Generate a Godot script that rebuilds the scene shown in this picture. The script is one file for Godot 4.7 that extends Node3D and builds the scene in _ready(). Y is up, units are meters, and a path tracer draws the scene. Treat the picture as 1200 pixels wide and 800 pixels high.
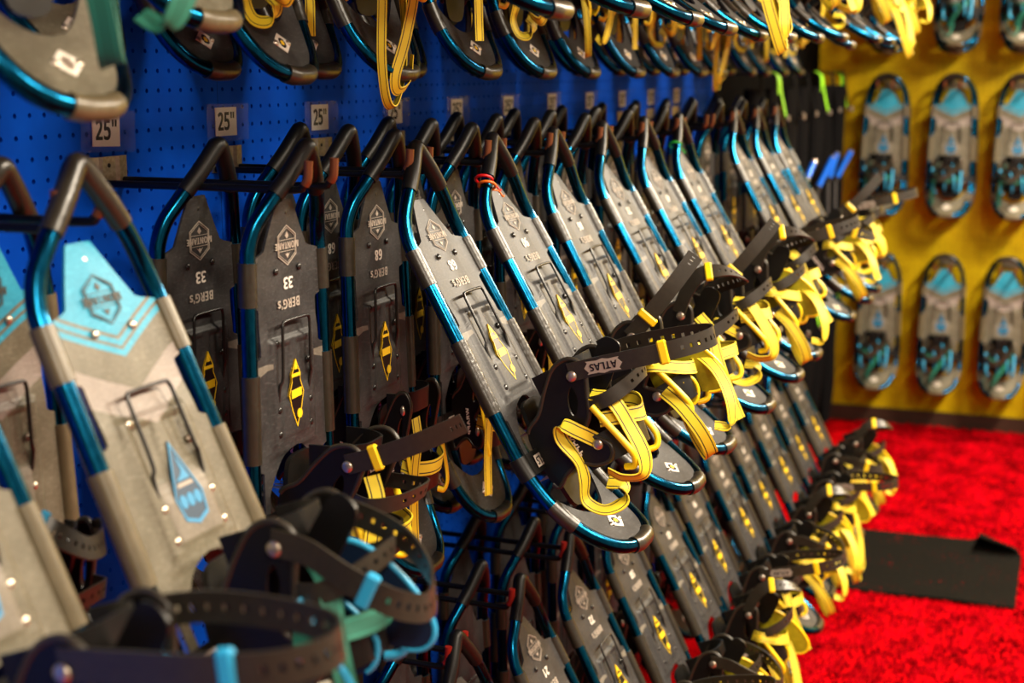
extends Node3D
# A hire shop's snowshoe wall: blue pegboard, three rows of double hooks, a yellow pegboard end wall, red carpet.

class MB:
	var v := PackedVector3Array()
	var n := PackedVector3Array()
	var uv := PackedVector2Array()
	var c := PackedColorArray()
	var idx := PackedInt32Array()
	func add(p: Vector3, nr: Vector3, u := Vector2.ZERO, col := Color.WHITE) -> int:
		v.append(p); n.append(nr); uv.append(u); c.append(col)
		return v.size() - 1
	func tri(a: int, b: int, d: int) -> void:            # a, b, d anticlockwise seen from outside
		idx.append(a); idx.append(d); idx.append(b)
	func quad(a: int, b: int, d: int, e: int) -> void:
		tri(a, b, d); tri(a, d, e)
	func face(ps: Array, col := Color.WHITE) -> void:     # flat, anticlockwise from outside
		var nr: Vector3 = (ps[1] - ps[0]).cross(ps[2] - ps[0]).normalized()
		var k: Array[int] = []
		for p in ps: k.append(add(p, nr, Vector2.ZERO, col))
		for i in range(1, ps.size() - 1): tri(k[0], k[i], k[i + 1])
	func mesh() -> ArrayMesh:
		var a := []
		a.resize(Mesh.ARRAY_MAX)
		a[Mesh.ARRAY_VERTEX] = v; a[Mesh.ARRAY_NORMAL] = n; a[Mesh.ARRAY_TEX_UV] = uv; a[Mesh.ARRAY_COLOR] = c; a[Mesh.ARRAY_INDEX] = idx
		var m := ArrayMesh.new()
		m.add_surface_from_arrays(Mesh.PRIMITIVE_TRIANGLES, a)
		return m
	func tube(pts: Array, r: float, sides := 8, closed := false, r_end := -1.0) -> void:
		var m := pts.size()
		var ref := Vector3(0.123, 0.31, 0.94)
		var first := v.size()
		var s := 0.0
		for i in m:
			var t: Vector3
			if closed: t = (pts[(i + 1) % m] - pts[(i - 1 + m) % m]).normalized()
			else: t = (pts[mini(i + 1, m - 1)] - pts[maxi(i - 1, 0)]).normalized()
			if i == 0:
				ref = ref.slide(t).normalized()
			else:
				ref = ref.slide(t).normalized()
				s += (pts[i] - pts[i - 1]).length()
			var b := t.cross(ref)
			var rr := r
			if r_end >= 0.0: rr = lerpf(r, r_end, float(i) / (m - 1))
			for k in sides + 1:
				var an := TAU * k / sides
				var d := ref * cos(an) + b * sin(an)
				add(pts[i] + d * rr, d, Vector2(float(k) / sides, s * 10.0))
		var w := sides + 1
		for i in (m - 1):
			for k in sides:
				var a := first + i * w + k
				quad(a, a + 1, a + w + 1, a + w)
		if closed:
			# join the last ring to the nearest-turned first ring
			var best := 0; var bd := 1e9
			for k in sides:
				var dd := (v[first + k] - v[first + (m - 1) * w]).length()
				if dd < bd: bd = dd; best = k
			for k in sides:
				var a := first + (m - 1) * w + k
				quad(a, a + 1, first + (best + k + 1) % sides, first + (best + k) % sides)
		else:
			for e in 2:
				var i := 0 if e == 0 else m - 1
				var t: Vector3 = (pts[0] - pts[1]).normalized() if e == 0 else (pts[m - 1] - pts[m - 2]).normalized()
				var ctr := add(pts[i], t)
				var ring: Array[int] = []
				for k in sides: ring.append(add(v[first + i * w + k], t))
				for k in sides:
					if e == 0: tri(ctr, ring[(k + 1) % sides], ring[k])
					else: tri(ctr, ring[k], ring[(k + 1) % sides])
	# flat band: pts, one width direction for each point, width, thickness; strips = [[from, to, colour]] across -0.5..0.5; holes = [[i, half]] omit middle
	func band(pts: Array, wd: Array, width: float, th: float, strips: Array, hole_rows := {}, hole_half := 0.0) -> void:
		var m := pts.size()
		var W: Array[Vector3] = []; var N: Array[Vector3] = []
		for i in m:
			var t: Vector3 = (pts[mini(i + 1, m - 1)] - pts[maxi(i - 1, 0)]).normalized()
			var w: Vector3 = (wd[i] as Vector3).slide(t).normalized()
			W.append(w); N.append(t.cross(w))
		for st in strips:
			for side in [1.0, -1.0]:
				var base := v.size()
				for i in m:
					var o: Vector3 = pts[i] + N[i] * (th * 0.5 * side)
					add(o + W[i] * (width * st[0]), N[i] * side, Vector2(st[0], i * 0.1), st[2])
					add(o + W[i] * (width * st[1]), N[i] * side, Vector2(st[1], i * 0.1), st[2])
				for i in (m - 1):
					if hole_rows.has(i) and st.size() > 3: continue
					var a := base + i * 2
					if side > 0: quad(a, a + 2, a + 3, a + 1)
					else: quad(a, a + 1, a + 3, a + 2)
		for e in [-0.5, 0.5]:                              # the two long edges
			var base := v.size()
			var col: Color = strips[0][2] if e < 0 else strips[strips.size() - 1][2]
			for i in m:
				add(pts[i] + W[i] * (width * e) + N[i] * th * 0.5, W[i] * signf(e), Vector2.ZERO, col)
				add(pts[i] + W[i] * (width * e) - N[i] * th * 0.5, W[i] * signf(e), Vector2.ZERO, col)
			for i in (m - 1):
				var a := base + i * 2
				if e < 0: quad(a, a + 1, a + 3, a + 2)
				else: quad(a, a + 2, a + 3, a + 1)
		for i in [0, m - 1]:
			var o: Vector3 = pts[i]
			var hw: Vector3 = W[i] * width * 0.5; var hn: Vector3 = N[i] * th * 0.5
			if i == 0: face([o - hw - hn, o - hw + hn, o + hw + hn, o + hw - hn], strips[0][2])
			else: face([o - hw - hn, o + hw - hn, o + hw + hn, o - hw + hn], strips[0][2])
		for i in hole_rows:                                # walls of the punched holes
			for q in [[i, 1.0], [i + 1, -1.0]]:
				var p: Vector3 = pts[q[0]]
				var hw: Vector3 = W[q[0]] * width * hole_half; var hn: Vector3 = N[q[0]] * th * 0.5
				face([p - hw - hn, p + hw - hn, p + hw + hn, p - hw + hn], strips[0][2])
	func extrude(poly: PackedVector2Array, th: float, xf: Transform3D, col := Color.WHITE) -> void:   # outline in x, y; thickness about z = 0
		var p := poly
		if not Geometry2D.is_polygon_clockwise(p): pass
		else:
			p = poly.duplicate(); p.reverse()
		var ids := Geometry2D.triangulate_polygon(p)
		for sd in [1.0, -1.0]:
			var base := v.size()
			for q in p: add(xf * Vector3(q.x, q.y, th * 0.5 * sd), (xf.basis * Vector3(0, 0, sd)).normalized(), q * 5.0, col)
			for i in range(0, ids.size(), 3):
				var a := p[ids[i]]; var b := p[ids[i + 1]]; var d := p[ids[i + 2]]
				var ccw := (b - a).cross(d - a) > 0
				if ccw == (sd > 0): tri(base + ids[i], base + ids[i + 1], base + ids[i + 2])
				else: tri(base + ids[i], base + ids[i + 2], base + ids[i + 1])
		for i in p.size():
			var a := p[i]; var b := p[(i + 1) % p.size()]
			face([xf * Vector3(a.x, a.y, -th * 0.5), xf * Vector3(b.x, b.y, -th * 0.5), xf * Vector3(b.x, b.y, th * 0.5), xf * Vector3(a.x, a.y, th * 0.5)], col)
	func rbox(size: Vector3, bev: float, xf := Transform3D.IDENTITY, col := Color.WHITE) -> void:
		var h := size * 0.5
		var P := func(sx: float, sy: float, sz: float, ax: int) -> Vector3:
			var q := Vector3(h.x * sx, h.y * sy, h.z * sz)
			for k in 3:
				if k != ax: q[k] -= signf(q[k]) * bev
			return xf * q
		for ax in 3:
			for s in [-1.0, 1.0]:
				var ps := []
				for k in 4:
					var e: Array = [[-1.0, -1.0], [1.0, -1.0], [1.0, 1.0], [-1.0, 1.0]][k]
					var t := [0.0, 0.0, 0.0]
					t[ax] = s; t[(ax + 1) % 3] = e[0]; t[(ax + 2) % 3] = e[1]
					ps.append(P.call(t[0], t[1], t[2], ax))
				if s < 0: ps.reverse()
				face(ps, col)
			var b := (ax + 1) % 3; var d := (ax + 2) % 3   # the four edges along ax
			for sb in [-1.0, 1.0]:
				for sd in [-1.0, 1.0]:
					var ps := []
					for q in [[-1.0, b], [1.0, b], [1.0, d], [-1.0, d]]:
						var t := [0.0, 0.0, 0.0]
						t[ax] = q[0]; t[b] = sb; t[d] = sd
						ps.append(P.call(t[0], t[1], t[2], q[1]))
					if sb * sd > 0: ps.reverse()
					ps.reverse()
					face(ps, col)
		for sx in [-1.0, 1.0]:
			for sy in [-1.0, 1.0]:
				for sz in [-1.0, 1.0]:
					var ps := [P.call(sx, sy, sz, 0), P.call(sx, sy, sz, 1), P.call(sx, sy, sz, 2)]
					if sx * sy * sz < 0: ps.reverse()
					face(ps, col)
	func dome(r: float, hgt: float, xf := Transform3D.IDENTITY, sides := 8, rings := 3) -> void:   # a rivet head on z = 0
		var first := v.size()
		for i in rings + 1:
			var a := PI * 0.5 * i / rings
			for k in sides:
				var an := TAU * k / sides
				var d := Vector3(cos(an) * cos(a), sin(an) * cos(a), sin(a))
				add(xf * Vector3(d.x * r, d.y * r, d.z * hgt), (xf.basis * Vector3(d.x / r, d.y / r, d.z / hgt)).normalized())
		for i in rings:
			for k in sides:
				var a := first + i * sides + k; var b := first + i * sides + (k + 1) % sides
				quad(a, b, b + sides, a + sides)

static func crv(pts: Array, per := 6, closed := false) -> Array:      # Catmull-Rom through the points
	var out := []
	var m := pts.size()
	var segs := m if closed else m - 1
	for i in segs:
		var p1 = pts[i]; var p2 = pts[(i + 1) % m]
		var p0 = pts[(i - 1 + m) % m] if closed or i > 0 else p1 * 2.0 - p2
		var p3 = pts[(i + 2) % m] if closed or i + 2 < m else p2 * 2.0 - p1
		for k in per: out.append(p1.cubic_interpolate(p2, p0, p3, float(k) / per))
	if not closed: out.append(pts[m - 1])
	return out

# ---------------------------------------------------------------- materials
var M := {}
func mat(col: Color, rough := 0.5, metal := 0.0) -> StandardMaterial3D:
	var m := StandardMaterial3D.new()
	m.albedo_color = col; m.roughness = rough; m.metallic = metal
	return m
func noise_tex(seed_: int, freq: float, lo: Color, hi: Color, w := 256, octaves := 4, sx := 1.0, power := 1.0) -> ImageTexture:
	var f := FastNoiseLite.new()
	f.seed = seed_; f.frequency = freq; f.fractal_octaves = octaves
	var src := f.get_seamless_image(w, w)
	var im := Image.create(w, w, false, Image.FORMAT_RGB8)
	for y in w:
		for x in w:
			var t := src.get_pixel(int(x * sx) % w, y).r
			im.set_pixel(x, y, lo.lerp(hi, pow(t, power)))
	im.generate_mipmaps()
	return ImageTexture.create_from_image(im)
func tri_mat(tex: Texture2D, scale: Vector3, rough: float, metal := 0.0, world := false) -> StandardMaterial3D:
	var m := mat(Color.WHITE, rough, metal)
	m.albedo_texture = tex; m.uv1_triplanar = true; m.uv1_world_triplanar = world; m.uv1_scale = scale
	return m
func relief(m: StandardMaterial3D, tex: Texture2D, strength: float) -> StandardMaterial3D:
	m.normal_enabled = true; m.normal_texture = tex; m.normal_scale = strength
	return m
func bump_tex(seed_: int, freq: float, w := 256, amount := 4.0) -> ImageTexture:
	var f := FastNoiseLite.new()
	f.seed = seed_; f.frequency = freq; f.fractal_octaves = 3
	var im := f.get_seamless_image(w, w)
	im.convert(Image.FORMAT_RGBA8)
	im.bump_map_to_normal_map(amount)
	return ImageTexture.create_from_image(im)

func make_materials() -> void:
	M.blue_wall = tri_mat(noise_tex(3, 0.02, Color(0.0, 0.28, 0.77), Color(0.0, 0.34, 0.87)), Vector3.ONE * 1.7, 0.75, 0.0, true)
	M.yellow_wall = tri_mat(noise_tex(4, 0.02, Color(0.70, 0.58, 0.02), Color(0.82, 0.70, 0.05)), Vector3.ONE * 1.7, 0.5, 0.0, true)
	M.blue_wall.metallic_specular = 0.2
	M.yellow_wall.metallic_specular = 0.25
	M.board_dark = mat(Color(0.04, 0.035, 0.03), 0.95)
	M.board_dark.metallic_specular = 0.1
	M.tube = tri_mat(noise_tex(11, 0.045, Color(0.015, 0.23, 0.35), Color(0.07, 0.37, 0.50), 256, 4, 1.0, 1.0), Vector3(12, 4, 12), 0.20, 1.0)
	relief(M.tube, bump_tex(12, 0.03), 0.05)
	M.wrap_dark = tri_mat(noise_tex(13, 0.03, Color(0.12, 0.105, 0.08), Color(0.18, 0.16, 0.12)), Vector3(12, 5, 12), 0.33)
	relief(M.wrap_dark, bump_tex(14, 0.05), 0.15)
	M.wrap_light = tri_mat(noise_tex(15, 0.03, Color(0.30, 0.27, 0.19), Color(0.38, 0.34, 0.25)), Vector3(12, 5, 12), 0.36)
	M.black = tri_mat(noise_tex(17, 0.05, Color(0.04, 0.037, 0.032), Color(0.065, 0.06, 0.052)), Vector3.ONE * 9, 0.40)
	M.black.metallic_specular = 0.4
	M.strap = tri_mat(noise_tex(18, 0.05, Color(0.14, 0.125, 0.095), Color(0.19, 0.17, 0.13)), Vector3.ONE * 9, 0.4)
	M.rivet_black = mat(Color(0.10, 0.095, 0.09), 0.3)
	M.rivet_steel = mat(Color(0.78, 0.73, 0.66), 0.3, 0.9)
	M.steel = tri_mat(noise_tex(19, 0.06, Color(0.62, 0.58, 0.50), Color(0.78, 0.74, 0.66)), Vector3.ONE * 8, 0.38, 0.9)
	M.rod = mat(Color(0.10, 0.10, 0.11), 0.35, 0.6)
	M.copper = mat(Color(0.46, 0.26, 0.15), 0.4, 0.4)
	M.red_tip = mat(Color(0.55, 0.10, 0.05), 0.45)
	var web := mat(Color.WHITE, 0.62); web.vertex_color_use_as_albedo = true
	M.web = web
	M.yellow = mat(Color(0.93, 0.80, 0.08), 0.38)
	M.turq = mat(Color(0.16, 0.62, 0.80), 0.38)
	M.olive = tri_mat(noise_tex(20, 0.04, Color(0.52, 0.49, 0.06), Color(0.62, 0.58, 0.10)), Vector3.ONE * 8, 0.4)
	M.navy = mat(Color(0.02, 0.10, 0.20), 0.45)
	M.print_grey = mat(Color(0.62, 0.58, 0.53), 0.6)
	M.print_white = mat(Color(0.86, 0.83, 0.78), 0.6)
	M.print_dark = mat(Color(0.24, 0.235, 0.21), 0.6)
	M.ink = mat(Color(0.03, 0.03, 0.03), 0.7)
	M.card = mat(Color(0.95, 0.94, 0.91), 0.8)
	M.emblem_yellow = mat(Color(0.95, 0.78, 0.10), 0.45)
	M.emblem_black = mat(Color(0.06, 0.055, 0.05), 0.35)
	M.emblem_blue = mat(Color(0.12, 0.50, 0.68), 0.45)
	M.emblem_deep = mat(Color(0.05, 0.20, 0.30), 0.45)
	var film := mat(Color(0.9, 0.93, 1.0, 0.02), 0.05)
	film.metallic_specular = 0.12
	film.transparency = BaseMaterial3D.TRANSPARENCY_ALPHA
	relief(film, bump_tex(22, 0.02), 0.5)
	film.uv1_triplanar = true; film.uv1_scale = Vector3.ONE * 12
	M.film = film
	M.deck_dark = deck_material(false)
	M.deck_light = deck_material(true)
	M.carpet = tri_mat(noise_tex(31, 0.03, Color(0.44, 0.0, 0.012), Color(0.73, 0.0, 0.03)), Vector3.ONE * 1.1, 0.95, 0.0, true)
	var pile := mat(Color.WHITE, 0.95); pile.vertex_color_use_as_albedo = true
	pile.metallic_specular = 0.1
	M.pile = pile
	M.carpet.metallic_specular = 0.1
	M.mat_black = tri_mat(noise_tex(33, 0.08, Color(0.05, 0.047, 0.04), Color(0.14, 0.132, 0.115)), Vector3.ONE * 5, 0.95, 0.0, true)
	relief(M.mat_black, bump_tex(34, 0.12, 256, 8.0), 0.8)
	M.mat_black.metallic_specular = 0.1
	M.ceiling = mat(Color(0.80, 0.77, 0.71), 0.9)
	M.plain_wall = mat(Color(0.50, 0.48, 0.45), 0.85)
	M.baseboard = mat(Color(0.22, 0.12, 0.06), 0.5)
	M.fabric_black = tri_mat(noise_tex(35, 0.05, Color(0.02, 0.02, 0.022), Color(0.05, 0.05, 0.055)), Vector3.ONE * 4, 0.9)
	M.fabric_black.metallic_specular = 0.15
	M.fabric_grey = tri_mat(noise_tex(36, 0.05, Color(0.10, 0.10, 0.105), Color(0.15, 0.15, 0.155)), Vector3.ONE * 4, 0.7)
	M.lime = mat(Color(0.50, 0.80, 0.10), 0.5)
	M.pole_blue = mat(Color(0.05, 0.38, 0.85), 0.28, 0.3)
	M.housing = mat(Color(0.85, 0.85, 0.82), 0.5)
	var glow := mat(Color(1, 1, 1), 0.5)
	glow.emission_enabled = true; glow.emission = Color(1.0, 0.94, 0.84); glow.emission_energy_multiplier = 3.0
	M.diffuser = glow
	M.tie_red = mat(Color(0.75, 0.05, 0.06), 0.4)
	M.tie_orange = mat(Color(0.85, 0.40, 0.08), 0.4)
	M.tie_green = mat(Color(0.10, 0.62, 0.18), 0.4)

const TW := 320
const TH := 1024
func deck_material(light: bool) -> StandardMaterial3D:
	var f := FastNoiseLite.new(); f.seed = 51; f.frequency = 0.012; f.fractal_octaves = 4
	var g := FastNoiseLite.new(); g.seed = 52; g.frequency = 0.11; g.fractal_octaves = 2
	var im := Image.create(TW, TH, false, Image.FORMAT_RGB8)
	var body := Color(0.195, 0.192, 0.192) if not light else Color(0.38, 0.36, 0.30)
	var pale := Color(0.42, 0.40, 0.36) if not light else Color(0.53, 0.495, 0.465)
	var turq := Color(0.16, 0.56, 0.68)
	for y in TH:
		var s := 0.64 * y / TH
		for x in TW:
			var ax := absf((float(x) / TW - 0.5) * 0.24)
			var col := body
			if light:
				var e := s + ax * 0.45                       # chevron lines point to the toe
				if e < 0.172:
					col = turq
					if (e > 0.152 and e < 0.156) or (e > 0.162 and e < 0.1655): col = body
				elif e > 0.204 and e < 0.238: col = pale
				elif s > 0.29 and ax < 0.034 and s < 0.345: col = pale.lerp(body, 0.55)
			else:
				if ax > 0.048 and s > 0.253 and s < 0.268 - (0.085 - ax) * 0.25: col = pale
			var nz := f.get_noise_2d(x, y) * 0.05 + g.get_noise_2d(x, y) * 0.03
			if g.get_noise_2d(x * 0.35 + 900, y * 1.4) > 0.46: nz += 0.05     # scuffs
			im.set_pixel(x, y, Color(col.r + nz, col.g + nz, col.b + nz))
	im.generate_mipmaps()
	var m := mat(Color.WHITE, 0.46)
	m.metallic_specular = 0.35
	m.albedo_texture = ImageTexture.create_from_image(im)
	m.texture_repeat = false
	return m

# ---------------------------------------------------------------- scene helpers
var used := {}
func numbered(called: String) -> String:
	var k: int = used.get(called, -1) + 1
	used[called] = k
	return called if k == 0 else "%s_%03d" % [called, k]
func thing(called: String, label: String, category: String, group := "") -> Node3D:
	var o := Node3D.new()
	o.name = numbered(called)
	add_child(o)
	o.set_meta("label", label); o.set_meta("category", category)
	if group: o.set_meta("group", group)
	return o
func part(called: String, mesh: Mesh, m: Material, parent: Node, at := Transform3D.IDENTITY) -> MeshInstance3D:
	var o := MeshInstance3D.new()
	o.name = called; o.mesh = mesh; o.material_override = m; o.transform = at
	parent.add_child(o, true)
	return o
func structure(called: String, size: Vector3, at: Vector3, m: Material, label: String, category: String) -> MeshInstance3D:
	var b := BoxMesh.new(); b.size = size
	var o := part(called, b, m, self, Transform3D(Basis.IDENTITY, at))
	o.set_meta("kind", "structure"); o.set_meta("label", label); o.set_meta("category", category)
	return o
var cache := {}
func text_mesh(t: String, height: float, depth := 0.0006) -> TextMesh:
	var key := "text %s %.4f" % [t, height]
	if not cache.has(key):
		var tm := TextMesh.new()
		var sf := SystemFont.new(); sf.font_names = PackedStringArray(["Droid Sans"]); sf.font_weight = 700
		tm.font = sf; tm.text = t; tm.font_size = 32; tm.pixel_size = height / 23.0; tm.depth = depth; tm.curve_step = 4.0
		cache[key] = tm
	return cache[key]

# ---------------------------------------------------------------- the snowshoe
# Own axes: x across, -y from tail to toe, z out of the deck's upper side. Hangs tail up.
const FRAME := [Vector3(0, 0, 0.036), Vector3(0.0065, -0.0045, 0.0345), Vector3(0.030, -0.032, 0.027), Vector3(0.055, -0.061, 0.016), Vector3(0.0725, -0.086, 0.006),
	Vector3(0.081, -0.110, 0.001), Vector3(0.084, -0.134, 0), Vector3(0.086, -0.2, 0), Vector3(0.088, -0.3, 0), Vector3(0.090, -0.4, 0), Vector3(0.090, -0.455, 0.002),
	Vector3(0.088, -0.505, 0.012), Vector3(0.080, -0.548, 0.028), Vector3(0.066, -0.579, 0.045), Vector3(0.046, -0.597, 0.058), Vector3(0.020, -0.605, 0.066), Vector3(0, -0.606, 0.067)]
var side_pts := []
func frame_x(s: float) -> float:
	for i in range(4, FRAME.size() - 1):
		if -FRAME[i + 1].y >= s and -FRAME[i].y <= s:
			return lerpf(FRAME[i].x, FRAME[i + 1].x, (s + FRAME[i].y) / (FRAME[i].y - FRAME[i + 1].y + 1e-6))
	return 0.0
func prof(s: float) -> float:
	if s < 0.44: return 0.0
	var t := s - 0.44
	return 2.45 * t * t
func deck_outer(s: float) -> float:
	var e := frame_x(s) - 0.001
	if s < 0.119: return lerpf(0.017, 0.049, clampf((s - 0.062) / 0.057, 0, 1))
	if s < 0.130: return lerpf(0.049, e, smoothstep(0.119, 0.130, s))
	if s < 0.180: return e
	if s < 0.250: return e - 0.018 * smoothstep(0.180, 0.188, s) * (1.0 - smoothstep(0.242, 0.250, s))
	if s < 0.375: return e
	if s < 0.50: return e - 0.018 * smoothstep(0.375, 0.383, s)
	return e
func sm(a: float, b: float, x: float) -> float: return smoothstep(a, b, x)
func deck_height(x: float, s: float) -> float:
	var ax := absf(x)
	var h := 0.004 - 0.065 * minf(ax, 0.036) * sm(0.235, 0.205, s) * sm(0.086, 0.06, ax)   # folded ridge down the tail
	var inpanel := sm(0.222, 0.230, s) * sm(0.362, 0.352, s) * sm(0.054, 0.048, ax)
	h += 0.0042 * inpanel
	h -= 0.0030 * sm(0.232, 0.238, s) * sm(0.30, 0.285, s) * sm(0.040, 0.034, ax) * sm(0.006, 0.012, ax) # troughs for the wire bar
	h += 0.0016 * sm(0.036, 0.030, ax) * sm(0.30, 0.31, s) * sm(0.352, 0.345, s)
	h += 0.004 * exp(-pow((s - 0.362) / 0.006, 2)) * sm(0.06, 0.04, ax)        # rolled rim over the toe opening
	return h
func deck_grid(mb: MB, s0: float, s1: float, rows: int, inner: Callable, outer: Callable, cols := 10) -> void:
	for sgn in [1.0, -1.0]:
		for face in [1.0, -1.0]:
			var base := mb.v.size()
			for i in rows + 1:
				var s := lerpf(s0, s1, float(i) / rows)
				var a: float = inner.call(s); var b: float = maxf(outer.call(s), a + 0.0004)
				for k in cols + 1:
					var x := lerpf(a, b, float(k) / cols)
					var e := 0.0008
					var hx := (deck_height(x + e, s) - deck_height(x - e, s)) / (2 * e)
					var hs := (deck_height(x, s + e) - deck_height(x, s - e)) / (2 * e) + (prof(s + e) - prof(s - e)) / (2 * e)
					var nr := Vector3(-hx * sgn, hs, 1).normalized()
					var z := deck_height(x, s) + prof(s) - (0.0 if face > 0 else 0.003)
					mb.add(Vector3(x * sgn, -s, z), nr * face, Vector2(0.5 + x * sgn / 0.24, s / 0.64))
			for i in rows:
				for k in cols:
					var a := base + i * (cols + 1) + k
					if (sgn > 0) == (face > 0): mb.quad(a, a + cols + 1, a + cols + 2, a + 1)
					else: mb.quad(a, a + 1, a + cols + 2, a + cols + 1)
		for edge in 2:                                                        # thickness along outer and inner edges
			for i in rows:
				var s := lerpf(s0, s1, float(i) / rows); var t := lerpf(s0, s1, float(i + 1) / rows)
				var xs: float = maxf(outer.call(s), inner.call(s) + 0.0004) if edge == 0 else inner.call(s)
				var xt: float = maxf(outer.call(t), inner.call(t) + 0.0004) if edge == 0 else inner.call(t)
				if edge == 1 and xs < 0.0005 and xt < 0.0005: continue
				var zs := deck_height(xs, s) + prof(s); var zt := deck_height(xt, t) + prof(t)
				var k0 := mb.v.size()
				var ps := [Vector3(xs * sgn, -s, zs), Vector3(xs * sgn, -s, zs - 0.003), Vector3(xt * sgn, -t, zt - 0.003), Vector3(xt * sgn, -t, zt)]
				if (sgn > 0) != (edge == 0): ps.reverse()
				mb.face(ps)
				for q in 4: mb.uv[k0 + q] = Vector2(0.5 + ps[q].x / 0.24, -ps[q].y / 0.64)
func hole_in(s: float) -> float:
	if s < 0.362: return 0.0
	return 0.060 * sqrt(clampf((s - 0.362) / 0.05, 0, 1))
func nose_in(s: float) -> float:
	if s > 0.545: return 0.0
	var t := (0.545 - s) / 0.065
	return frame_x(s) * minf(0.97, pow(clampf(t, 0, 1), 0.42) * 0.95)
func sleeve_pts(a: float, b: float, sgn: float) -> Array:
	var o := []
	for p in side_pts:
		if -p.y >= a and -p.y <= b: o.append(Vector3(p.x * sgn, p.y, p.z))
	return o
func hexagon(r: float, squash := 1.0) -> PackedVector2Array:
	var p := PackedVector2Array()
	for k in 6: p.append(Vector2(sin(TAU * k / 6) * r * squash, cos(TAU * k / 6) * r))
	return p
func hex_ring(mb: MB, r0: float, r1: float, xf: Transform3D) -> void:
	var a := hexagon(r0); var b := hexagon(r1)
	for k in 6:
		var j := (k + 1) % 6
		mb.extrude(PackedVector2Array([b[k], b[j], a[j], a[k]]), 0.0008, xf)

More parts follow.
